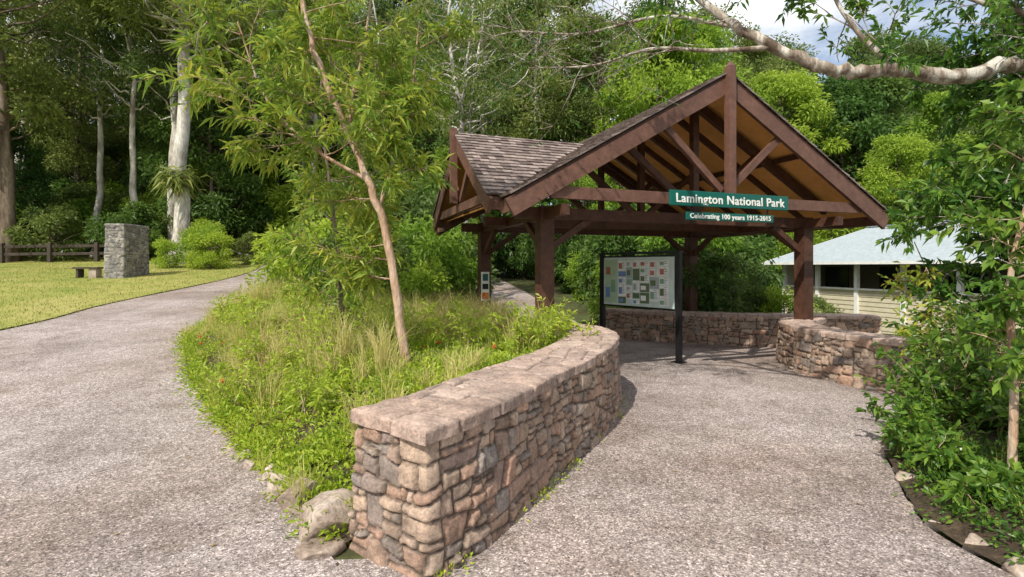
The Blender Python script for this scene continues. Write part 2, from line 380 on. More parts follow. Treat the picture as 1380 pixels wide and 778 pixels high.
def surf(name, P, Nn, sx, sz, m, rg, par=(.008, .07, 1.6, .27), depth=.024, off=.017, parent=None, jw=.008):
    nx, ny = P.shape[:2]
    wx = sx+.05*(fbm(sx*5, sz*5)-.5)+.010*(vn(sx*35, sz*35)-.5); wz = sz+.06*(fbm(sx*4+50, sz*4+9)-.5)+.010*(vn(sx*35+9, sz*35)-.5)
    ID, E, K = rubble(wx.ravel(), wz.ravel(), rg, *par)
    ro = rg.uniform(-1, 1, K); ta = rg.uniform(-1, 1, (K, 2)); rc = rg.random(K)
    cx = np.bincount(ID, sx.ravel(), K)/np.maximum(np.bincount(ID, minlength=K), 1); cz = np.bincount(ID, sz.ravel(), K)/np.maximum(np.bincount(ID, minlength=K), 1)
    E = E.reshape(nx, ny); ID = ID.reshape(nx, ny)
    core = ss((E-.002)/.013)
    lx = (sx-cx[ID])/.15; lz = (sz-cz[ID])/.1
    rough = (fbm(sx*14+ID*3.1, sz*14)-.5)*.020+(np.abs(vn(sx*9+3+ID*1.7, sz*9)-.5))*.014
    disp = -depth*(1-core)+core*(off*ro[ID]+off*.5*(ta[ID, 0]*lx+ta[ID, 1]*lz)+rough)
    V = P+Nn*disp[..., None]
    i, j = np.meshgrid(np.arange(nx-1), np.arange(ny-1), indexing='ij')
    F = np.stack([i*ny+j, (i+1)*ny+j, (i+1)*ny+j+1, i*ny+j+1], -1)
    q = QB(); q.add(V, F); me = q.mesh(name, [m], [0])
    A = me.attributes.new("rnd", 'FLOAT', 'POINT'); A.data.foreach_set("value", rc[ID].ravel().astype(np.float32))
    A = me.attributes.new("joint", 'FLOAT', 'POINT'); A.data.foreach_set("value", (1-ss((E-.002)/jw)).ravel().astype(np.float32))
    return place(name, me, parent=parent)
def stone_wall(name, outer, side, thick, H, seed, res=.016, sm=None, cm=None, zb=-.05, smooth=True, base=0, par_=(.008, .07, 1.6, .27)):
    rg = np.random.default_rng(seed); par = empty(name, (outer[0][0], outer[0][1], 0))
    c = catmull(outer, 12) if smooth else np.array(outer, float)
    o, s = resample(c, .05)
    tg = norm(np.gradient(o, axis=0)); nl = np.stack([-tg[:, 1], tg[:, 0]], 1)*side
    inn = o+nl*thick
    con = np.concatenate([o, inn[::-1], o[:1]])
    con, cs = resample(con, res)
    con = con[:-1]; k = int(len(con)*.75)
    con = np.roll(con, -k, axis=0); con = np.concatenate([con, con[:1]])
    cc = con.copy()
    for _ in range(3): cc[1:-1] = (cc[:-2]+cc[1:-1]*2+cc[2:])/4
    con = cc
    cs = np.r_[0, np.cumsum(np.linalg.norm(np.diff(con, axis=0), axis=1))]
    t = norm(np.gradient(con, axis=0)); area = np.sum(con[:-1, 0]*con[1:, 1]-con[1:, 0]*con[:-1, 1])
    nr = np.stack([t[:, 1], -t[:, 0]], 1)*(1 if area > 0 else -1)
    zs = np.arange(zb, H-.03, res)
    S, Z = np.meshgrid(cs, zs, indexing='ij')
    P = np.zeros((*S.shape, 3)); P[..., :2] = con[:, None]+nr[:, None]*(.05*(1-Z/H))[..., None]; P[..., 2] = Z+base
    Nn = np.zeros_like(P); Nn[..., :2] = nr[:, None]
    surf(name+"_masonry", P, Nn, S, Z, sm or ST_WALL, rg, par_, parent=par)
    dr = .075; A = np.arange(-dr, s[-1]+dr+res, res); B = np.arange(-dr, thick+dr+res, res)
    AA, BB = np.meshgrid(A, B, indexing='ij')
    ac = np.clip(AA, 0, s[-1]); bc = np.clip(BB, 0, thick)
    ox = np.interp(ac, s, o[:, 0]); oy = np.interp(ac, s, o[:, 1]); nx_ = np.interp(ac, s, nl[:, 0]); ny_ = np.interp(ac, s, nl[:, 1])
    tx = np.interp(ac, s, tg[:, 0]); ty = np.interp(ac, s, tg[:, 1])
    oa = AA-ac; obb = BB-bc; over = np.maximum(np.abs(oa), np.abs(obb))
    ex = .010+.03*(vn(ac*4, bc*4+seed)-.3)
    sa = np.sign(oa); sb = np.sign(obb)
    px = ox+nx_*(bc+sb*ex)+tx*sa*ex; py = oy+ny_*(bc+sb*ex)+ty*sa*ex
    rnd_in = np.minimum(np.minimum(ac, s[-1]-ac), np.minimum(bc, thick-bc))
    P = np.stack([px, py, H-over-.008*(1-ss(rnd_in/.03))+base+.012*(fbm(ac*2, bc*2+seed)-.5)], -1)
    Nn = np.stack([nx_*sb+tx*sa, ny_*sb+ty*sa, (over < 1e-6)*1.0], -1); Nn = norm(Nn)
    surf(name+"_coping", P, Nn, AA, BB, cm or ST_CAP, rg, (.07, .34, 1.15, .8), depth=.012, off=.007, parent=par, jw=.007)
    for ch in par.children: ch.location = (-par.location.x, -par.location.y, 0)
    return par
stone_wall("dry_stone_wall", wall_outer, 1, .64, .84, 3, res=.0125)
stone_wall("dry_stone_wall", [(7.4, 4.9), (6.4, 5.6), (5.48, 6.4), (5.04, 6.9), (4.66, 7.8), (4.66, 8.8), (4.95, 9.6), (5.6, 10.2)], -1, .5, .74, 5, res=.018)
stone_wall("dry_stone_wall", [(2.1, 12.35), (3.2, 11.75), (4.4, 11.2), (5.7, 10.85), (7.6, 10.7)], 1, .45, .70, 8, res=.022)
pb = float(hgt(-15.4, 20.8))
stone_wall("stone_pillar", [(-15.92, 20.3), (-15.2, 20.35)], 1, 1.55, 2.15, 11, res=.028, sm=ST_GREY, cm=ST_GREY, smooth=False, base=pb, par_=(.012, .09, 1.6, .3))

# rocks
a = M("edging_rock"); n = a.noise(3, 8, rough=.7); n2 = a.noise(30, 5)
c = a.ramp(n, [(.3, (.22, .16, .12)), (.5, (.40, .32, .26)), (.7, (.56, .49, .42))]); c = a.mix(.7, c, a.ramp(n2, [(.3, (.45, .45, .45)), (.7, (1.3, 1.3, 1.3))]), 'MULTIPLY')
a.color(c); a.bump(n2, .02); ROCK = a.m
def rocks(name, items):
    bm = bmesh.new(); rr = np.random.default_rng(4)
    for (x, y, z, r) in items:
        b2 = bmesh.new(); bmesh.ops.create_icosphere(b2, subdivisions=4, radius=1)
        V = np.array([v.co[:] for v in b2.verts])
        for _ in range(11):
            nn = norm(rr.normal(size=3)); d = rr.uniform(.5, .85); t = V@nn; V = V-np.outer(np.clip(t-d, 0, None)*.98, nn)
        V = V*(1+.16*(fbm(V[:, 0]*3+x, V[:, 1]*3+V[:, 2]*2+y)-.5))[:, None]
        V = V*np.array([rr.uniform(.9, 1.3), rr.uniform(.8, 1.1), rr.uniform(.7, .95)])*r
        an = rr.uniform(0, 6.28); ca, sa = math.cos(an), math.sin(an)
        V = np.stack([V[:, 0]*ca-V[:, 1]*sa, V[:, 0]*sa+V[:, 1]*ca, V[:, 2]], 1)+np.array([x, y, z])
        m_ = {}
        for v, c in zip(b2.verts, V): m_[v.index] = bm.verts.new(c)
        for f in b2.faces:
            nf = bm.faces.new([m_[v.index] for v in f.verts]); nf.smooth = True
        b2.free()
    me = bpy.data.meshes.new(name); bm.to_mesh(me); bm.free(); me.materials.append(ROCK)
    return place(name, me)
its = [(-1.19, 3.32, .10, .25), (-1.14, 3.08, .0, .13), (-1.50, 3.64, .07, .15), (-1.72, 3.88, .07, .14), (-1.9, 4.15, .05, .1), (-1.36, 3.42, .0, .09)]
ed, es = resample(np.array(bed_s), .3)
for k in range(5, 18):
    if RG.random() < .8: its.append((ed[k][0]+.02+RG.normal()*.04, ed[k][1]+.0+RG.normal()*.04, float(hgt(*ed[k]))+.01, RG.uniform(.06, .11)))
rocks("garden_edging_rocks", its)
ed2, _ = resample(np.array(rb_s), .24)
rocks("garden_edging_rocks", [(p[0]+.08+RG.normal()*.03, p[1]+RG.normal()*.03, .01, RG.uniform(.07, .13)) for p in ed2[7:20]])

# ------------------------------------------------------------------ shelter
th = math.radians(20); UV = np.array([math.cos(th), math.sin(th), 0]); VV = np.array([-math.sin(th), math.cos(th), 0]); OO = np.array([.02, 6.8, 0])
def W(u, v, z): return OO+u*UV+v*VV+np.array([0, 0, z])
Wd = 7.0; EZ = 2.66; RZ = 4.66; K = (RZ-EZ)/3.5; VB = 4.75
CE0, CR, CE1, CEZ, CRZ, CU = .45, 2.25, 4.05, 2.70, 3.95, -.2
KC = (CRZ-CEZ)/(CR-CE0)
zm = lambda u: EZ+K*np.minimum(u, Wd-u)
zc = lambda v: CEZ+KC*np.minimum(v-CE0, CE1-v)
shel = empty("park_entrance_shelter", (0, 0, 0))
q = QB()
pu0, pu1 = .77, 5.95
for (u, v) in ((pu0, .75), (pu1, .75), (pu0, 3.85), (pu1, 3.85)):
    beam(q, W(u, v, -.05), W(u, v, 2.6), .22, .22, 0, side=UV)
for v in (.75, 3.85): beam(q, W(.3, v, 2.50), W(6.7, v, 2.50), .12, .17, 0)
for u in (pu0, pu1): beam(q, W(u, .02, 2.49), W(u, 4.6, 2.49), .11, .15, 0)
for v in (1.5, 3.0, 4.6):
    for s in (0, 1):
        e = W(.12 if s == 0 else Wd-.12, v, EZ-.10+K*.12); r = W(3.5, v, RZ-.10-.02)
        beam(q, e, r, .06, .11, 0)
for v in (.75, 2.3, 3.85):
    beam(q, W(3.5, v, 2.55), W(3.5, v, RZ-.15), .11, .11, 0, side=UV)
    for s in (-1, 1):
        beam(q, W(3.5+s*.05, v, 2.66), W(3.5+s*1.35, v, 3.66), .08, .10, 0)
    for s in (0, 1):
        e = W(.5 if s == 0 else Wd-.5, v, EZ-.2+K*.5); r = W(3.5, v, RZ-.22)
        beam(q, e, r, .09, .15, 0)
beam(q, W(.3, 2.3, 2.50), W(6.7, 2.3, 2.50), .12, .15, 0)
for u in (1.8, 5.2): beam(q, W(u, .05, float(zm(u))-.12), W(u, 4.7, float(zm(u))-.12), .06, .08, 0)
beam(q, W(3.5, -.1, RZ-.14), W(3.5, 4.8, RZ-.14), .08, .2, 0)
for (u, v) in ((pu0, .75), (pu1, .75), (pu0, 3.85), (pu1, 3.85)):
    su = 1 if u < 3 else -1; sv = 1 if v < 2 else -1
    beam(q, W(u+su*.1, v, 2.0), W(u+su*.75, v, 2.43), .08, .1, 0)
    beam(q, W(u, v+sv*.1, 2.0), W(u, v+sv*.75, 2.43), .08, .1, 0)
for v in (0.0, VB):
    for s in (0, 1):
        e = W(-.06 if s == 0 else Wd+.02, v, EZ-.15-K*.06); r = W(3.5, v, RZ-.15)
        beam(q, e, r, .06, .25, 1)
beam(q, W(3.5, -.07, 2.75), W(3.5, -.07, RZ+.1), .12, .12, 1, side=UV)
p = [W(3.5+a, -.07+b, RZ+.1) for a, b in ((-.06, -.06), (.06, -.06), (.06, .06), (-.06, .06))]
t_ = W(3.5, -.07, RZ+.19)
q.add(p+[t_, t_, t_, t_], [[0, 1, 5, 4], [1, 2, 6, 5], [2, 3, 7, 6], [3, 0, 4, 7]], .5, 1)
beam(q, W(.55, .06, 2.72), W(6.45, .06, 2.72), .07, .17, 1)
for s in (-1, 1): beam(q, W(3.5+s*.06, .06, 2.88), W(3.5+s*1.12, .06, 3.80), .07, .10, 1)
beam(q, W(0, -.02, EZ-.13), W(0, CE0, EZ-.13), .04, .18, 1)
beam(q, W(Wd, -.02, EZ-.13), W(Wd, VB, EZ-.13), .04, .18, 1)
beam(q, W(0, CE1, EZ-.13), W(0, VB, EZ-.13), .04, .18, 1)
for s in (0, 1):
    e = W(CU, CE0-.05 if s == 0 else CE1+.05, CEZ-.13-KC*.05); r = W(CU, CR, CRZ-.13)
    beam(q, e, r, .055, .23, 1)
    beam(q, W(CU, CE0 if s == 0 else CE1, CEZ-.12), W(.1, CE0 if s == 0 else CE1, CEZ-.12), .04, .17, 1)
beam(q, W(CU-.06, CR, 2.78), W(CU-.06, CR, CRZ+.1), .11, .11, 1, side=UV)
beam(q, W(CU+.06, CE0+.2, 2.70), W(CU+.06, CE1-.2, 2.70), .07, .14, 1)
for s in (-1, 1): beam(q, W(CU+.06, CR+s*.05, 2.82), W(CU+.06, CR+s*.65, 3.4), .06, .1, 1)
o = q.obj("timber_frame", [POST, FASC], parent=shel); bevel(o)
q = QB()
def slab(pts, t, mi, q=q):
    pts = [np.array(p) for p in pts]; n = norm(np.cross(pts[1]-pts[0], pts[3]-pts[0]))
    if n[2] < 0: n = -n
    V = pts+[p-n*t for p in pts]
    q.add(V, [[0, 1, 2, 3], [4, 7, 6, 5], [0, 4, 5, 1], [1, 5, 6, 2], [2, 6, 7, 3], [3, 7, 4, 0]], .5, mi)
for s in (0, 1):
    u0 = 0 if s == 0 else Wd
    slab([W(u0, .03, EZ-.035), W(3.5, .03, RZ-.035), W(3.5, VB-.03, RZ-.035), W(u0, VB-.03, EZ-.035)], .018, 0)
    slab([W(u0, -.03, EZ), W(3.5, -.03, RZ), W(3.5, VB, RZ), W(u0, VB, EZ)], .03, 1)
ur = (CRZ-EZ)/K
for s in (0, 1):
    ve = CE0 if s == 0 else CE1; ue = (CEZ-EZ)/K
    slab([W(CU, ve, CEZ), W(CU, CR, CRZ), W(ur, CR, CRZ), W(ue, ve, CEZ)], .03, 1)
    slab([W(CU+.03, ve, CEZ-.035), W(CU+.03, CR, CRZ-.035), W(ur-.06, CR, CRZ-.035), W(ue, ve, CEZ-.035)], .018, 0)
q.obj("roof_lining", [PLY, POST], parent=shel)
q = QB()
def shingles(e0, edir, length, updir, slope, keep, exp=.145):
    e0 = np.array(e0); nrm = norm(np.cross(edir, updir))
    if nrm[2] < 0: nrm = -nrm
    r = -.03
    while r < slope:
        x = -.03
        first = True
        while x < length:
            wd = random.uniform(.05 if first else .09, .17); first = False
            if x+wd > length+.03: wd = length+.03-x
            if wd < .03: break
            L_ = min(exp*1.5, slope-r+.02); r0 = r+random.uniform(-.008, .008)
            c = e0+edir*(x+wd/2)+updir*(r+exp/2)
            if keep(c):
                t = .034+random.uniform(-.004, .006); g = .003
                A = e0+edir*(x+g)+updir*r0; B = e0+edir*(x+wd-g)+updir*r0
                C = B+updir*L_; D = A+updir*L_
                V = [A+nrm*.004, B+nrm*.004, A+nrm*t, B+nrm*t, C+nrm*.008, D+nrm*.008, D, C]
                q.add(V, [[0, 1, 3, 2], [2, 3, 4, 5], [1, 7, 4, 3], [6, 0, 2, 5]], random.random(), 0)
            x += wd
        r += exp
def uvz(c):
    d = c-OO; return d@UV, d@VV, c[2]
def keepmain(c):
    u, v, z = uvz(c)
    return not (CE0 < v < CE1 and zc(v) > zm(u)+.03 and u < 3.4)
def keepcross(c):
    u, v, z = uvz(c); return zc(v) > zm(u)-.02
sl_ = math.hypot(3.5, RZ-EZ)
upL = norm(UV*3.5+np.array([0, 0, RZ-EZ])); upR = norm(-UV*3.5+np.array([0, 0, RZ-EZ]))
shingles(W(-.03, -.03, EZ+.003), VV, VB+.05, upL, sl_, keepmain)
shingles(W(Wd+.03, -.03, EZ+.003), VV, VB+.05, upR, sl_, lambda c: True)
cl = math.hypot(CR-CE0, CRZ-CEZ)
upc0 = norm(VV*(CR-CE0)+np.array([0, 0, CRZ-CEZ])); upc1 = norm(-VV*(CR-CE0)+np.array([0, 0, CRZ-CEZ]))
shingles(W(CU-.03, CE0-.03, CEZ+.003), UV, ur-CU+.15, upc0, cl, keepcross, .12)
shingles(W(CU-.03, CE1+.03, CEZ+.003), UV, ur-CU+.15, upc1, cl, keepcross, .12)
for k in range(34):
    v = -.05+k*.142
    for s in (-1, 1): beam(q, W(3.5+s*.055, v, RZ+.035-K*.055), W(3.5+s*.055, v+.17, RZ+.028-K*.055), .13, .018, 0, side=UV+np.array([0, 0, -s*K]))
for k in range(17):
    u = CU-.04+k*.142
    if u+.15 < ur+.05:
        for s in (-1, 1): beam(q, W(u, CR+s*.055, CRZ+.035-KC*.055), W(u+.17, CR+s*.055, CRZ+.028-KC*.055), .13, .018, 0, side=VV+np.array([0, 0, -s*KC]))
q.obj("shingle_roof", [SHING], parent=shel)

def text_on(body, u0, u1, zc_, v, hgt_, par, mat_, off):
    cu = bpy.data.curves.new(body.lower().replace(" ", "_")[:20], 'FONT'); cu.body = body; cu.size = hgt_; cu.extrude = .003
    cu.align_x = 'CENTER'; cu.align_y = 'CENTER'; cu.offset = off; cu.space_character = 1.08
    t = bpy.data.objects.new("lettering", cu); COL.objects.link(t); cu.materials.append(mat_)
    t.location = W((u0+u1)/2, v, zc_); t.rotation_euler = (math.radians(90), 0, th)
    bpy.context.view_layer.update()
    sx = (u1-u0)/t.dimensions.x; t.scale = (sx, 1.0, 1); t.parent = par
sg = empty("park_name_sign", (0, 0, 0)); q = QB()
s0_, s1_, s2_, s3_ = 2.30, 4.52, 2.60, 4.24; dz = -.03
beam(q, W(s0_, -.19, 2.725+dz), W(s1_, -.19, 2.725+dz), .035, .22, 0, tint=.5)
beam(q, W(s2_, -.17, 2.475+dz), W(s3_, -.17, 2.475+dz), .03, .115, 0, tint=.5)
for u in (s2_, s3_): beam(q, W(u, -.1, 2.70), W(u, .04, 2.70), .04, .04, 1)
for u in (s2_+.1, s3_-.1): beam(q, W(u, -.165, 2.4+dz), W(u, -.165, 2.64+dz), .03, .012, 1, side=UV)
o = q.obj("sign_boards", [SIGN, BLACK], parent=sg); bevel(o, .01)
text_on("Lamington National Park", s0_+.09, s1_-.09, 2.718+dz, -.211, .178, sg, WHITE, .0035)
text_on("Celebrating 100 years 1915-2015", s2_+.06, s3_-.06, 2.473+dz, -.189, .1, sg, WHITE, .002)

# information board
BL = np.array([1.85, 10.6, 0]); BR = np.array([2.94, 9.15, 0]); bd = norm(BR-BL); bn = np.array([bd[1], -bd[0], 0]); Lb = np.linalg.norm(BR-BL)
if bn[1] > 0: bn = -bn
ib = empty("information_board"); q = QB(); up = np.array([0, 0, 1.])
def Bp(s, z, o=0): return BL+bd*s+up*z+bn*o
for s in (0, Lb):
    beam(q, Bp(s, 0), Bp(s, 1.97), .085, .085, 0, side=bd)
    beam(q, Bp(s, .02), Bp(s, .035), .2, .2, 0, side=bd)
beam(q, Bp(.04, 1.42), Bp(Lb-.04, 1.42), .05, 1.0, 0)
beam(q, Bp(.07, 1.42, .03), Bp(Lb-.07, 1.42, .03), .012, .93, 1)
beam(q, Bp(-.05, 1.965, 0), Bp(Lb+.05, 1.965, 0), .13, .04, 0)
cols = [plain("poster_"+n_, c_, .35) for n_, c_ in (("green", (.2, .36, .22)), ("blue", (.16, .25, .48)), ("white", (.8, .8, .78)), ("red", (.4, .13, .09)), ("photo", (.12, .16, .08)), ("grey", (.35, .4, .4)), ("map", (.40, .52, .36)))]
def panel(s0, s1, z0, z1, mi, o=.042): beam(q, Bp(s0, (z0+z1)/2, o), Bp(s1, (z0+z1)/2, o), .006, z1-z0, mi)
panel(.1, .42, 1.0, 1.84, 8); panel(.14, .25, 1.55, 1.7, 5, .048); panel(.27, .38, 1.2, 1.45, 2, .048); panel(.13, .24, 1.1, 1.3, 3, .048)
rr = random.Random(5)
s = .46
while s < Lb-.22:
    z = 1.82; wd = rr.uniform(.14, .24); wd = min(wd, Lb-.1-s)
    while z > 1.08:
        h = rr.uniform(.11, .24); h = min(h, z-.98)
        k = rr.choice([4, 4, 4, 3, 4, 6, 4, 7]); panel(s, s+wd-.02, z-h+.015, z, k)
        if k == 4:
            panel(s+.015, s+wd*.45, z-h*.75, z-h*.2, rr.choice([6, 3, 7, 5, 2]), .048)
            for j in range(int(h/.03)-1): panel(s+wd*.5, s+wd-.035-rr.random()*.03, z-.03-j*.03, z-.02-j*.03, rr.choice([7, 6, 7, 3]), .048)
        else: panel(s+.02, s+wd*.6, z-h*.7, z-h*.25, rr.choice([4, 2, 6, 3]), .048)
        z -= h
    s += wd
o = q.obj("board_and_posts", [BLACK, PANEL]+cols, parent=ib)
q = QB(); c = W(pu0-.02, 3.85-.14, 0)
beam(q, c+up*1.02, c+up*1.60, .17, .02, 0, side=UV)
c2 = c-VV*.014
beam(q, c2+up*1.05, c2+up*1.18, .14, .01, 1, side=UV); beam(q, c2+up*1.42, c2+up*1.56, .11, .01, 2, side=UV); beam(q, c2+up*1.25, c2+up*1.36, .12, .01, 3, side=UV)
q.obj("trail_marker_sign", [WHITE, ORANGE, SIGN, BLACK])

# ------------------------------------------------------------------ cabin
cb = empty("weatherboard_cabin"); q = QB()
E1 = np.array([9.86, 20.2, 0]); E2 = np.array([12.3, 10.9, 0]); ed_ = norm(E2-E1); en = np.array([-ed_[1], ed_[0], 0]); Lc = np.linalg.norm(E2-E1)
if en[0] < 0: en = -en
zE, zR, hwid = 1.86, 3.35, 5.3
def Cp(s, t, z): return E1+ed_*s+en*t+up*z
nb = int(Lc/.076)
S_ = np.linspace(-.2, Lc+.2, nb*4); cor = .014*np.sin(S_/.152*2*np.pi)
for (t0, z0, t1, z1) in ((-.05, zE, hwid, zR), (2*hwid+.05, zE, hwid, zR)):
    A = np.array([Cp(s, t0, z0+c) for s, c in zip(S_, cor)]); B = np.array([Cp(s, t1, z1+c) for s, c in zip(S_, cor)])
    V = np.concatenate([A, B]); k = len(S_); F = [[i, i+1, k+i+1, k+i] for i in range(k-1)]
    q.add(V, F, .5, 0)
beam(q, Cp(-.2, hwid, zR+.02), Cp(Lc+.2, hwid, zR+.02), .3, .03, 0)
beam(q, Cp(-.2, -.07, zE-.03), Cp(Lc+.2, -.07, zE-.03), .1, .09, 1)
beam(q, Cp(-.2, -.05, zE-.08), Cp(-.2, hwid, zR-.08), .03, .16, 1)
wz = -1.0
while wz < .95:
    beam(q, Cp(.4, .54, wz+.06), Cp(Lc-.1, .54, wz+.06), .03, .116, 2, tint=.5)
    beam(q, Cp(.4, .575, wz), Cp(Lc-.1, .575, wz), .03, .12, 2); wz += .145
for s in np.arange(.4, Lc, 1.55): beam(q, Cp(s, .52, -1), Cp(s, .52, zE-.03), .12, .12, 1, side=ed_)
beam(q, Cp(.4, .5, .98), Cp(Lc-.1, .5, .98), .09, .06, 1)
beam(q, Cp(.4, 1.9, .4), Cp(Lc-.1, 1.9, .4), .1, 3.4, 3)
for s in np.arange(1, Lc-1, 2.2): beam(q, Cp(s, 1.83, 1.3), Cp(s+1.0, 1.83, 1.3), .03, .8, 4)
beam(q, Cp(.4, .62, .3), Cp(.4, 2*hwid-.5, .3), .1, 3.0, 2)
beam(q, Cp(Lc-.1, .62, .3), Cp(Lc-.1, 2*hwid-.5, .3), .1, 3.0, 2)
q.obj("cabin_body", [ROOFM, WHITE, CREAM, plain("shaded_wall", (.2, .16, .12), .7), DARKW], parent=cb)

# ------------------------------------------------------------------ fence and bench
q = QB()
def fence(P):
    P = np.array(P); pp, s = resample(P, 2.0)
    for i, p in enumerate(pp):
        z = float(hgt(*p)); beam(q, [p[0], p[1], z-.1], [p[0], p[1], z+1.12], .2, .2, 0)
        if i < len(pp)-1:
            r = pp[i+1]; z2 = float(hgt(*r))
            for h in (.5, .92): beam(q, [p[0], p[1], z+h], [r[0], r[1], z2+h+RG.normal()*.02], .09, .16, 0)
fence([(-34, 27), (-27, 28), (-21, 29.5)]); fence([(-18.5, 30.5), (-16.3, 31.5)]); fence([(-15.6, 34.5), (-11.5, 35), (-9.5, 33)])
o = q.obj("timber_rail_fence", [FENCEM]); bevel(o, .02)
q = QB(); bz = float(hgt(-16.8, 20.4))
beam(q, [-17.2, 20.5, bz+.44], [-16.2, 20.5, bz+.44], .42, .07, 0); beam(q, [-16.45, 20.5, bz], [-16.45, 20.5, bz+.4], .3, .3, 1)
beam(q, [-17.05, 20.5, bz], [-17.05, 20.5, bz+.4], .1, .3, 0)
o = q.obj("park_bench", [FENCEM, ROCK]); bevel(o, .015)

# ------------------------------------------------------------------ vegetation
def forest_tree(seed, H, r0, cb_, cr, ncl, lpc, lL, lW, flat=.65, wob=.035, limbr=.28):
    rg = np.random.default_rng(seed); q = QB(); k = 14
    t = np.linspace(0, 1, k); wx = np.cumsum(rg.normal(size=k))*wob*H/6; wy = np.cumsum(rg.normal(size=k))*wob*H/6
    wx -= wx[0]; wy -= wy[0]
    tr = np.stack([wx, wy, t*H*.93], 1); rad = r0*(1-.82*t); rad[0] *= 1.35
    tube(q, tr, rad, 9, 0, .5, .05)
    for i in range(ncl):
        f = rg.random(); zc_ = H*(cb_+(1-cb_)*f); prof = math.sin(math.pi*min(.12+.85*f, 1))**.6
        a = i*2.4+rg.normal()*.4; rd = cr*prof*(.25+.75*rg.random()**.6)
        tz = max(.1, (zc_-rd*.55)/(H*.93)); b = np.array([np.interp(tz, t, tr[:, j]) for j in range(3)])
        ax = np.array([np.interp(min(zc_/(H*.93), 1), t, tr[:, 0]), np.interp(min(zc_/(H*.93), 1), t, tr[:, 1])])
        c = np.array([ax[0]+rd*math.cos(a), ax[1]+rd*math.sin(a), zc_])
        s_ = np.linspace(0, 1, 6)[:, None]; lp = b*(1-s_)+c*s_; lp[:, 2] += np.sin(s_[:, 0]*np.pi)*-.06*rd; lp[1:-1] += rg.normal(size=(4, 3))*.05*rd
        rr_ = max(.02, r0*limbr*(1-tz*.6)); tube(q, lp, rr_*(1-.75*s_[:, 0]), 5, 0)
        R_ = cr*rg.uniform(.2, .36); n = int(lpc*rg.uniform(.7, 1.3))
        d = norm(rg.normal(size=(n, 3))); rad_ = rg.random(n)**.45
        p = c+d*rad_[:, None]*R_*np.array([1, 1, flat]); p[:, 2] += .25*R_
        dd = d+rg.normal(size=(n, 3))*.6+np.array([0, 0, -.25])
        tint = np.clip(.35*rg.random()+.3*(d[:, 2]*.5+.5)*rad_+.35*rg.random(n), 0, 1)  # random tone, plus top light painted in: upper outer leaves of a clump lighter
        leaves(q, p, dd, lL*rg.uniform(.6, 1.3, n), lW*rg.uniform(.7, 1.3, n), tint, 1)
    return q
PR = {}
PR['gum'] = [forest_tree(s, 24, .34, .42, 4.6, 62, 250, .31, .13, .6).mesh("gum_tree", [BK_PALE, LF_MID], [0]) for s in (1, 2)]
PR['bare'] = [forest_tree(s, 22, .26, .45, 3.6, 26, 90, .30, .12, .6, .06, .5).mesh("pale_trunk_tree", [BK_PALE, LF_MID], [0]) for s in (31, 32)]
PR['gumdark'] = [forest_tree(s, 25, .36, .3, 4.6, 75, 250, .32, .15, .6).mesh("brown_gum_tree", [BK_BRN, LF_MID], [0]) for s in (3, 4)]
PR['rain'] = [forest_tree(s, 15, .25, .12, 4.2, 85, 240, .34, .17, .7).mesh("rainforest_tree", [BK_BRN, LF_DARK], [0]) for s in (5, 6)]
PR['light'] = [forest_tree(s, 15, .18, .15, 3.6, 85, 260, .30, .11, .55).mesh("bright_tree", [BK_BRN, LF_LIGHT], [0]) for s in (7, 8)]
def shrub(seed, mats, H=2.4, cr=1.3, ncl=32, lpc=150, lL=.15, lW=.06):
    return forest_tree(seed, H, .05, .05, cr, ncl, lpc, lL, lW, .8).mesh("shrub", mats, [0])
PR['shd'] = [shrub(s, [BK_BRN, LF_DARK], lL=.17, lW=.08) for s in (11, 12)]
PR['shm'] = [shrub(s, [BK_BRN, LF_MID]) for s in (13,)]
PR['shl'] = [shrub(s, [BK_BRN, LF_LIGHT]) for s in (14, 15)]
forest = empty("background_forest")
rg = np.random.default_rng(21)
def put(kind, x, y, sc, par=forest, name=None):
    me = PR[kind][rg.integers(len(PR[kind]))]
    return place(name or me.name.split(".")[0], me, (x, y, float(hgt(x, y))-.1), rg.uniform(0, 6.28), (sc*rg.uniform(.9, 1.1), sc*rg.uniform(.9, 1.1), sc), par)
for x in np.arange(-62, 70, 4.4):
    for row, yy in enumerate((48, 58)):
        xx = x+rg.normal()*1.2+row*2; y = yy+rg.normal()*2
        rt = xx/y
        s = rg.uniform(.8, 1.1)
        if rt > .42: s *= .85
        if -.74 < rt < -.64 or -.36 < rt < -.24: s *= .7
        put(rg.choice(['gum', 'gumdark', 'light' if row == 0 and rt > .2 else 'gumdark', 'rain' if row == 0 else 'gum']), xx, y, s*(1.2 if row else 1))
for x in np.arange(-46, -4, 3.8):
    y = 38+rg.normal()*2; put(rg.choice(['gumdark', 'rain', 'gum', 'rain']), x+rg.normal(), y, rg.uniform(.7, .95))
for x in np.arange(-44, -5, 3.4):
    put(rg.choice(['rain', 'rain', 'light']), x+rg.normal(), 42+rg.normal(), rg.uniform(.6, .8))
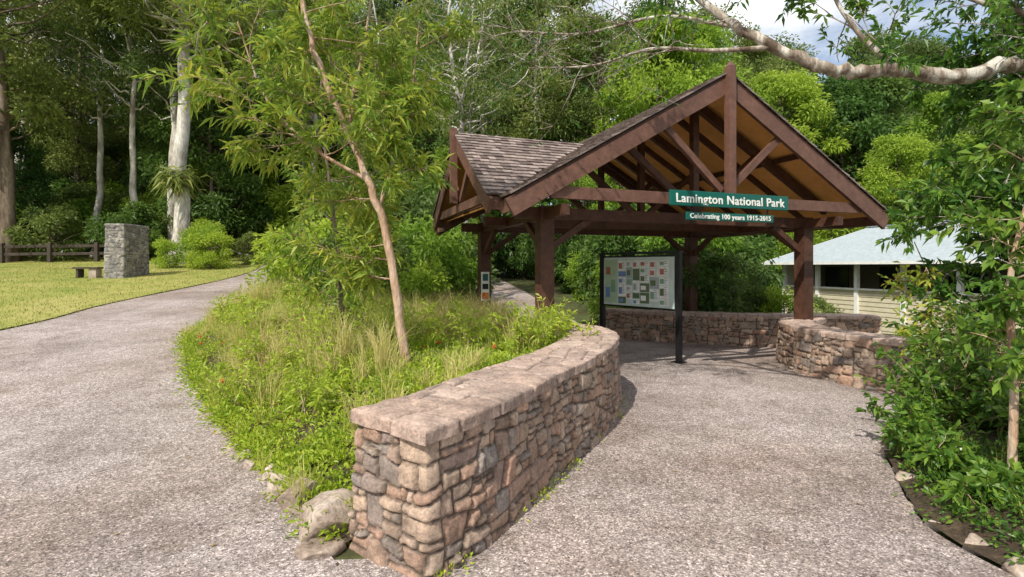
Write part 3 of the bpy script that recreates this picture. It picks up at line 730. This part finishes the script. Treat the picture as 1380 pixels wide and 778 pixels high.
for x, y, k, s in ((-5, 30, 'rain', .75), (-2, 35, 'gum', .85), (1.5, 34, 'gum', .8), (4, 38, 'rain', .9), (7.5, 29, 'light', .98), (10.8, 31, 'light', 1.08), (6, 33, 'gumdark', .65), (-7, 26, 'rain', .5),
                   (13, 30, 'rain', .75), (17, 33, 'light', .95), (21, 34, 'rain', .95), (25, 36, 'rain', 1.05), (30, 38, 'gumdark', .75), (18, 40, 'gumdark', .8), (24, 30, 'light', .8), (28, 27, 'rain', .85), (20, 27, 'light', .6), (22, 44, 'gum', .85), (28, 46, 'light', 1.2), (33, 44, 'gum', .9), (16, 44, 'light', 1.2),
                   (3.5, 26, 'light', .45), (-3.4, 27, 'light', .42), (9, 24, 'rain', .45), (33, 24, 'rain', .85), (24, 20, 'rain', .65), (14.5, 27, 'light', .5), (-14, 41, 'light', .8), (-25, 36, 'rain', .5), (-30, 31, 'rain', .5), (-35, 27, 'rain', .55), (-22, 35, 'light', .55), (-18, 36, 'light', .45),
                   (-1.9, 19, 'bare', .62), (-2.3, 19.4, 'bare', .55), (-2.2, 21.5, 'bare', .6), (-23, 32, 'bare', .9), (-26.5, 33, 'bare', .9), (-13.5, 36, 'bare', .85), (-10, 37, 'bare', .9), (-32, 33, 'bare', 1.0)):
    put(k, x, y, s)
for x in np.arange(-44, 36, 2.1):
    for yy in (37, 33.5):
        xx = x+rg.normal()*.7; y = yy+rg.normal()*.8
        if yy < 35 and -20 < xx < -5: continue
        put(rg.choice(['shd', 'shl', 'shm', 'shd']), xx, y, rg.uniform(1.1, 2.0))
bushes = empty("understory_shrubs")
for x, y, k, s in [(-4.6, 12, 'shl', .95), (-3.2, 11, 'shm', .95), (-2.2, 12.5, 'shl', 1.1), (-5.2, 15, 'shd', 1.1), (-3.2, 15.5, 'shm', 1.4), (-2.0, 10.4, 'shl', .7), (-2.2, 16, 'shd', 1.2), (-4.5, 19, 'shd', 1.5), (-3.2, 19.5, 'shd', 1.5), (-6.3, 19.5, 'shm', 1.2), (-2.9, 8.9, 'shl', .5), (-6.8, 23, 'shd', 1.6), (-4.3, 24, 'shd', 1.8), (-1.35, 13, 'shm', .5),
                   (3.0, 14.5, 'shl', .75), (4.4, 13.4, 'shd', .9), (5.6, 13.2, 'shm', .8), (6.6, 12.6, 'shl', .5), (7.6, 13.0, 'shm', .42), (3.6, 17, 'shd', 1.1), (5.5, 16, 'shl', 1.2), (7.0, 17.5, 'shd', 1.2), (3.0, 20, 'shl', .8), (3.2, 23, 'shd', 1.2), (4.8, 21, 'shd', 1.5), (6.6, 22, 'shl', 1.5), (8.6, 24, 'shd', 1.6), (2.8, 28, 'shd', 1.5), (-1.6, 35, 'shl', 1.9), (-5, 29, 'shd', 1.8), (10, 26, 'shd', 1.6),
                   (5.9, 7.6, 'shl', .25), (6.6, 7.9, 'shm', .3), (6.1, 8.5, 'shl', .26), (7.4, 7.4, 'shd', .3), (7.0, 9.0, 'shl', .3), (5.9, 8.9, 'shm', .2), (8.5, 9.5, 'shl', .45), (6.3, 7.0, 'shl', .22), (8.6, 7.6, 'shd', .6), (9.8, 9.2, 'shl', .6), (9.6, 8.0, 'shd', .8),
                   (-14.2, 24.5, 'shl', .75), (-15.2, 25.5, 'shl', .9), (-13.6, 27, 'shm', .7), (-16.6, 25, 'shl', .6), (-22, 30, 'shd', 1.3), (-26, 29.5, 'shm', 1.3), (-30, 29, 'shl', 1.6), (-18.5, 31.8, 'shl', 1.0), (-20, 32, 'shm', 1.2)]:
    put(k, x, y, s, bushes)
place("gum_tree", PR['gum'][0], (-17.6, 27.5, float(hgt(-17.6, 27.5))-.1), 1.0, (1.3, 1.3, 1.05))
place("gum_tree", PR['gum'][1], (-20.5, 31.5, float(hgt(-20, 30))-.1), 2.0, (1.0, 1.0, .95))
place("brown_gum_tree", PR['gumdark'][0], (-28, 29, float(hgt(-28, 29))-.1), 2.0, 1.0)
q = QB(); n = 260; a_ = RG.uniform(0, 6.28, n); el = RG.uniform(-.3, .9, n)
leaves(q, np.tile([-17.5, 27.2, 6.3], (n, 1))+RG.normal(size=(n, 3))*.3, np.stack([np.cos(a_)*np.cos(el), np.sin(a_)*np.cos(el), np.sin(el)-.2], 1), RG.uniform(.6, 1.1, n), .12, RG.random(n), 0, droop=.5)
q.obj("birds_nest_fern", [LF_MID])

def twigs(q, base, direction, length, r, rg, nleaf, lL, lW, depth, mi_b=0, mi_l=1, leafup=.5, tintb=0, bend=.25):
    k = 6; s_ = np.linspace(0, 1, k); d = norm(np.array(direction, float)); pts = [np.array(base, float)]
    for i in range(1, k):
        d = norm(d+rg.normal(size=3)*bend*.5+np.array([0, 0, .04])); pts.append(pts[-1]+d*length/(k-1))
    pts = np.array(pts); tube(q, pts, r*(1-.7*s_), 6 if r > .012 else 4, mi_b)
    if depth > 0:
        for i in range(rg.integers(4, 7)):
            j = rg.integers(2, k); dd = norm(d+rg.normal(size=3)*.75)
            twigs(q, pts[j], dd, length*rg.uniform(.4, .65), r*.5, rg, nleaf, lL, lW, depth-1, mi_b, mi_l, leafup, tintb, bend)
    else:
        j = rg.random(nleaf)**.7*(k-1); ji = np.minimum(j.astype(int), k-2); fr = (j-ji)[:, None]
        p = pts[ji]*(1-fr)+pts[ji+1]*fr
        dd = d*.7+norm(rg.normal(size=(nleaf, 3)))*.9+np.array([0, 0, -.15])
        leaves(q, p, dd, lL*rg.uniform(.6, 1.25, nleaf), lW*rg.uniform(.75, 1.2, nleaf), np.clip(tintb+.35*rg.random()+rg.random(nleaf)*.6, 0, 1), mi_l, leafup, .2)
rg = np.random.default_rng(31)
q = QB()
T = catmull([(-1.06, 5.3, .5), (-1.13, 5.3, 1.1), (-1.3, 5.3, 2.1), (-1.62, 5.32, 2.95), (-2.0, 5.35, 3.8), (-2.2, 5.4, 4.6), (-2.3, 5.4, 5.5)], 6)
T[1:-1] += rg.normal(size=(len(T)-2, 3))*.008
tube(q, T, np.linspace(.053, .018, len(T)), 10, 0, .5, .06)
T2 = catmull([(-1.62, 5.32, 2.95), (-1.75, 5.6, 3.4), (-1.7, 5.9, 4.1), (-1.6, 6.0, 5.0)], 6); tube(q, T2, np.linspace(.026, .009, len(T2)), 8, 0)
T3 = catmull([(-1.36, 5.3, 2.3), (-1.3, 5.6, 2.8), (-1.15, 5.8, 3.5), (-1.05, 5.9, 4.5)], 6); tube(q, T3, np.linspace(.02, .008, len(T3)), 8, 0)
T4 = catmull([(-1.5, 5.3, 2.6), (-2.0, 5.3, 2.9), (-2.5, 5.3, 3.4), (-2.8, 5.3, 4.2)], 6); tube(q, T4, np.linspace(.02, .008, len(T4)), 8, 0)
for tr_, f0, n in ((T, .5, 14), (T2, .15, 14), (T3, .15, 14), (T4, .2, 18)):
    for i in range(n):
        f = f0+(1-f0)*(i+rg.random())/n; p = tr_[min(int(f*(len(tr_)-1)), len(tr_)-1)]; a_ = rg.uniform(0, 6.28)
        dx = math.cos(a_); dy = math.sin(a_)*.8
        if tr_ is T: dy = abs(dy)
        ln = rg.uniform(.45, .85)
        if tr_ is T3 and dx > 0 and p[2] < 3.9: ln *= .55
        twigs(q, p, (dx, dy, rg.uniform(-.1, .7)), ln, .008, rg, 20, .17, .032, 1)
for i in range(15):
    p = T[rg.integers(9, 16)]; a_ = rg.uniform(1.3, 4.2) if i % 3 else rg.uniform(0, 6.28)
    twigs(q, p, (math.cos(a_), abs(math.sin(a_)), .0), rg.uniform(.35, .75), .007, rg, 18, .17, .032, 1, tintb=.1)
q.obj("young_gum_tree", [BK_TAN, LF_YEL], [0])
q = QB(); T = catmull([(-2.55, 7.8, .6), (-2.6, 7.8, 1.8), (-2.75, 7.8, 3.0), (-2.9, 7.9, 4.4), (-2.8, 8.0, 5.8)], 6)
tube(q, T, np.linspace(.038, .012, len(T)), 8, 0)
for i in range(44):
    f = .12+.88*(i+rg.random())/44; p = T[int(f*(len(T)-1))]; a_ = rg.uniform(0, 6.28)
    twigs(q, p, (math.cos(a_), math.sin(a_), rg.uniform(-.2, .6)), rg.uniform(.6, 1.1), .012, rg, 22, .17, .04, 1)
q.obj("small_bushy_tree", [BK_BRN, LF_YEL], [0])

# overhanging limb tree on the right
q = QB(); rg = np.random.default_rng(41)
tk = catmull([(6.9, 5.2, 0), (6.8, 5.2, 1.5), (6.6, 5.1, 3.2), (6.5, 5.2, 5.5), (6.8, 5.5, 8.5)], 5); tube(q, tk, np.linspace(.34, .2, len(tk)), 12, 0, .5, .04)
B1 = catmull([(6.6, 5.1, 3.3), (5.6, 5.0, 3.62), (4.9, 5.0, 3.66), (4.3, 5.0, 3.54), (3.7, 5.0, 3.60), (3.3, 5.05, 3.6), (2.95, 5.1, 3.70), (2.65, 5.2, 3.9), (2.3, 5.4, 4.2), (1.95, 5.6, 4.65), (1.3, 6, 5.3)], 6)
B1[1:-1] += rg.normal(size=(len(B1)-2, 3))*.012
tube(q, B1, np.linspace(.085, .035, len(B1)), 12, 0, .5, .10)
B2 = catmull([(2.65, 5.2, 3.9), (2.1, 5.4, 3.95), (1.5, 5.6, 4.05), (.9, 5.8, 3.95), (.2, 6.0, 4.0)], 6); tube(q, B2, np.linspace(.028, .006, len(B2)), 6, 0)
B3 = catmull([(2.3, 5.4, 4.2), (1.6, 5.6, 4.4), (.8, 5.9, 4.35), (0, 6.2, 4.5), (-.6, 6.4, 4.4)], 6); tube(q, B3, np.linspace(.022, .005, len(B3)), 6, 0)
B4 = catmull([(3.7, 5.0, 3.62), (3.4, 5.1, 4.0), (3.2, 5.2, 4.5), (3.3, 5.3, 5.1)], 6); tube(q, B4, np.linspace(.03, .013, len(B4)), 7, 0)
B5 = catmull([(5.3, 5.0, 3.7), (5.0, 5.0, 4.1), (4.6, 5.1, 4.3), (4.0, 5.2, 4.6)], 6); tube(q, B5, np.linspace(.035, .015, len(B5)), 7, 0)
for Bx, n in ((B2, 20), (B3, 22)):
    for i in range(n):
        p = Bx[rg.integers(3, len(Bx))]; twigs(q, p, (-.7+rg.normal()*.4, rg.normal()*.5, rg.normal()*.5), rg.uniform(.4, .9), .007, rg, 4, .07, .03, 1)
for Bx, n, l0 in ((B1[46:], 10, 20), (B4, 9, 22), (B5, 20, 22)):
    for i in range(n):
        p = Bx[rg.integers(2, len(Bx))]; twigs(q, p, (rg.normal()*.7, rg.normal()*.6, rg.normal()*.4+.3), rg.uniform(.4, .8), .008, rg, l0, .1, .035, 1, tintb=.15)
for i in range(115):
    zz = rg.uniform(1.1, 4.7); c = np.array([rg.uniform(5.0 if zz > 2.7 else 5.15, 6.5), rg.uniform(5.0, 6.0), zz])
    twigs(q, c, (-.25+rg.normal()*.4, rg.normal()*.4, -.3+rg.normal()*.4), rg.uniform(.35, .65), .008, rg, 22, .12, .05, 1, tintb=.12)
for i in range(9):
    zz = rg.uniform(2.2, 2.6); c = np.array([rg.uniform(4.7, 5.2), rg.uniform(5.2, 5.8), zz])
    twigs(q, c, (-.8+rg.normal()*.2, rg.normal()*.3, -.1+rg.normal()*.2), rg.uniform(.4, .7), .006, rg, 14, .12, .045, 1, tintb=.2)
q.obj("overhanging_tree", [BK_LICH, LF_RIGHT], [0])
q = QB(); T = catmull([(3.48, 3.62, .1), (3.5, 3.62, .9), (3.5, 3.65, 1.6), (3.7, 3.7, 2.3), (3.9, 3.8, 3.1)], 6); tube(q, T, np.linspace(.03, .010, len(T)), 8, 0)
for i in range(36):
    f = .25+.75*(i+rg.random())/36; p = T[int(f*(len(T)-1))]; a_ = rg.uniform(0, 6.28)
    twigs(q, p, (math.cos(a_)*.7+.15, math.sin(a_), rg.uniform(-.2, .5)), rg.uniform(.2, .45), .006, rg, 13, .10, .045, 1, tintb=.15)
q.obj("slender_tree", [BK_TAN, LF_RIGHT], [0])
q = QB(); T = catmull([(5.3, 6.0, .05), (5.2, 6.0, .8), (4.95, 6.1, 1.5), (4.8, 6.2, 2.0)], 6); tube(q, T, np.linspace(.014, .006, len(T)), 6, 0)
for i in range(14):
    p = T[rg.integers(5, len(T)-4)]; twigs(q, p, (-.8+rg.normal()*.4, rg.normal()*.4, rg.uniform(-.9, .1)), rg.uniform(.25, .55), .005, rg, 6, .10, .036, 1, tintb=.2)
q.obj("young_sapling", [BK_TAN, LF_YEL], [0])
q = QB()
rbl = [tuple(p) for p in rb_s]
P_ = RG.uniform([2.7, 1.8], [6, 5.8], (2600, 2)); dd = seglen_dist(P_[:, 0], P_[:, 1], rbl)
P_ = P_[inpoly(P_[:, 0], P_[:, 1], rbed_poly) & (dd > .07)][:1000]
for x, y in P_:
    if fbm(x*2, y*2) < .36: continue
    z = float(rbedz(np.array([x]), np.array([y]))[0]); n = 30; d = norm(RG.normal(size=(n, 3))+np.array([0, 0, .5])); R_ = RG.uniform(.06, .15)
    leaves(q, np.array([x, y, z])+d*R_*np.array([1, 1, 1.1])*RG.random((n, 1))**.5, d+RG.normal(size=(n, 3))*.4, RG.uniform(.03, .065, n), .022, RG.random()*.4+RG.random(n)*.6, 0)
    if RG.random() < .10: blades(q, np.tile([x, y, z], (14, 1))+RG.normal(size=(14, 3))*[.03, .03, 0], RG.uniform(.12, .25, 14), RG.uniform(.2, .8, 14), .008, RG.random(14)*.5, 1)
for (x, y, s) in ((3.75, 4.8, .45), (3.4, 4.4, .4), (4.6, 5.4, .6), (3.3, 3.9, .35), (4.4, 4.5, .95), (4.8, 4.9, 1.15), (4.3, 4.0, .8), (3.9, 3.5, .6), (3.15, 3.4, .28), (5.0, 5.4, 1.2), (4.1, 4.9, .7)):
    for i in range(int(15*s)+4): twigs(q, (x+RG.normal()*.08, y+RG.normal()*.08, .15), (RG.normal()*.5, RG.normal()*.5, 1), s*RG.uniform(.45, .9), .005, rg, 13, .09, .042, 1, 2, 0, tintb=.15)
q.obj("side_garden_plants", [LF_RIGHT, GRASSY, BK_TAN])
# garden bed plants
q = QB()
wl_line = [tuple(p) for p in resample(catmull(wall_outer), .1)[0]]
def bedpts(n, lo, hi):
    P = RG.uniform(lo, hi, (n, 2)); P = P[inpoly(P[:, 0], P[:, 1], bed_poly)]
    keep = (seglen_dist(P[:, 0], P[:, 1], wl_line) > .70) & (seglen_dist(P[:, 0], P[:, 1], br) > .2)
    return P[keep]
P_ = bedpts(9000, [-7.5, 3], [1.3, 13]); Z_ = bedz(P_[:, 0], P_[:, 1])
X_ = bedpts(3000, [-4.2, 3.1], [.8, 6.4])[:620]; ZX = bedz(X_[:, 0], X_[:, 1])
edge, _ = resample(np.array(bed_s), .07); edge = edge[14:230]; edge = edge+RG.normal(size=edge.shape)*.06
C_ = np.concatenate([np.c_[P_[:1500], Z_[:1500]], np.c_[X_, ZX], np.c_[edge+[.08, .05], hgt(edge[:, 0], edge[:, 1])+.06]])
for (x, y, z) in C_:
    n = 50; d = norm(RG.normal(size=(n, 3))+np.array([0, 0, .5])); R_ = RG.uniform(.09, .22)*(1.2 if y > 6 else .8)
    lb = RG.random()*.4+.3*fbm(x, y)
    leaves(q, np.array([x, y, z])+d*R_*np.array([1, 1, 1.0])*RG.random((n, 1))**.5, d+RG.normal(size=(n, 3))*.4, RG.uniform(.03, .075, n), RG.uniform(.012, .03, n), np.clip(lb+RG.random(n)*.45, 0, 1), 0)
q.obj("groundcover_plants", [COVER])
q = QB()
Q_ = P_[1500:]; ZQ = Z_[1500:]; g = 0
for (x, y), z in zip(Q_, ZQ):
    f = fbm(x*.9+4, y*.9)
    if f < .46 and RG.random() < .8: continue
    n = 44; hh = RG.uniform(.22, .45) if f < .5 else RG.uniform(.38, .70)
    if seglen_dist(np.array([x]), np.array([y]), bl)[0] < .35: hh *= .6
    if x > -1.2 and y < 6: hh *= .55
    p = np.array([x, y, z])+RG.normal(size=(n, 3))*[.035, .035, 0]
    blades(q, p, hh*RG.uniform(.6, 1.15, n), RG.uniform(.1, .95, n), RG.uniform(.004, .009, n), np.clip(f-.25+.3*RG.random()+RG.random(n)*.5, 0, 1), 0)
    g += 1
    if g > 520: break
q.obj("garden_bed_grass", [GRASSY])
q = QB()
for (x, y) in ((.55, 6.5), (.75, 7.0), (.35, 6.8), (.1, 6.2), (-.5, 6.2), (-2.6, 6.6), (-3.6, 7.4), (-1.8, 7.2), (-3.0, 8.0), (-4.3, 8.4), (-2.0, 6.0), (-1.1, 7.4), (-2.9, 5.9), (-1.9, 5.0), (-3.9, 7.9), (-1.5, 6.3), (-3.3, 6.8), (-2.3, 7.5), (-4.9, 9.2), (-3.9, 9.3)):
    z = float(bedz(np.array([x]), np.array([y]))[0])
    for i in range(9): twigs(q, (x+RG.normal()*.12, y+RG.normal()*.12, z), (RG.normal()*.45, RG.normal()*.45, 1), RG.uniform(.25, .5), .005, rg, 13, .09, .024, 1, 1, 0)
n = 110; f_ = RG.integers(0, 1400, n); pp = np.c_[P_[f_], Z_[f_]+RG.uniform(.15, .3, n)]; pp = pp[(pp[:, 1] > 5.5)]
for p in pp: leaves(q, np.tile(p, (7, 1)), RG.normal(size=(7, 3))+[0, 0, .5], .035, .025, RG.random(7), 2)
q.obj("leafy_herbs", [LF_LIGHT, BK_TAN, FLOWER])
q = QB()
wo, _ = resample(catmull(wall_outer), .05)
for k in range(0, len(wo), 1):
    if fbm(k*.13, 3.) > .56 or k % 17 == 0:
        x, y = wo[k]; n = 16; d = norm(RG.normal(size=(n, 3))+np.array([0, 0, .5]))
        leaves(q, np.array([x+.87*.07, y-.5*.07, .03])+d*RG.uniform(.02, .05), d, RG.uniform(.015, .04, n), .012, RG.random(n), 0)
q.obj("wall_foot_weeds", [COVER])
q = QB(); N = 42000
X = -RG.uniform(10.2, 26, N); Y = 6+26*RG.random(N)**1.3; ok = inpoly(X, Y, lawn_poly)
X, Y = X[ok], Y[ok]; Z = lawnz(X, Y)
blades(q, np.stack([X, Y, Z-.01], 1), RG.uniform(.03, .09, len(X)), RG.uniform(.1, .8, len(X)), .014, RG.random(len(X)), 0)
le, _ = resample(np.array(lawn_s), .03); le = le[le[:, 1] > 5]; le = le+RG.normal(size=le.shape)*.05
blades(q, np.c_[le, hgt(le[:, 0], le[:, 1])+.01], RG.uniform(.05, .12, len(le)), RG.uniform(.2, .9, len(le)), .014, RG.random(len(le)), 0)
q.obj("lawn_tufts", [LAWNB])
q = QB(); N = 700; X = RG.uniform(-9, 6, N); Y = RG.uniform(1.5, 14, N)
dd = np.minimum(np.minimum(seglen_dist(X, Y, bl), seglen_dist(X, Y, wall_outer)), seglen_dist(X, Y, rbl)); ok = inpoly(X, Y, path_poly) & (RG.random(N) < .10+.9*np.exp(-dd/.35))
X, Y = X[ok], Y[ok]; a_ = RG.uniform(0, 6.28, len(X))
leaves(q, np.stack([X, Y, hgt(X, Y)+.026], 1), np.stack([np.cos(a_), np.sin(a_), .05+0*a_], 1), RG.uniform(.025, .06, len(X)), .018, RG.random(len(X)), 0, up=4, droop=0)
q.obj("fallen_leaves", [DRY])
print("done")
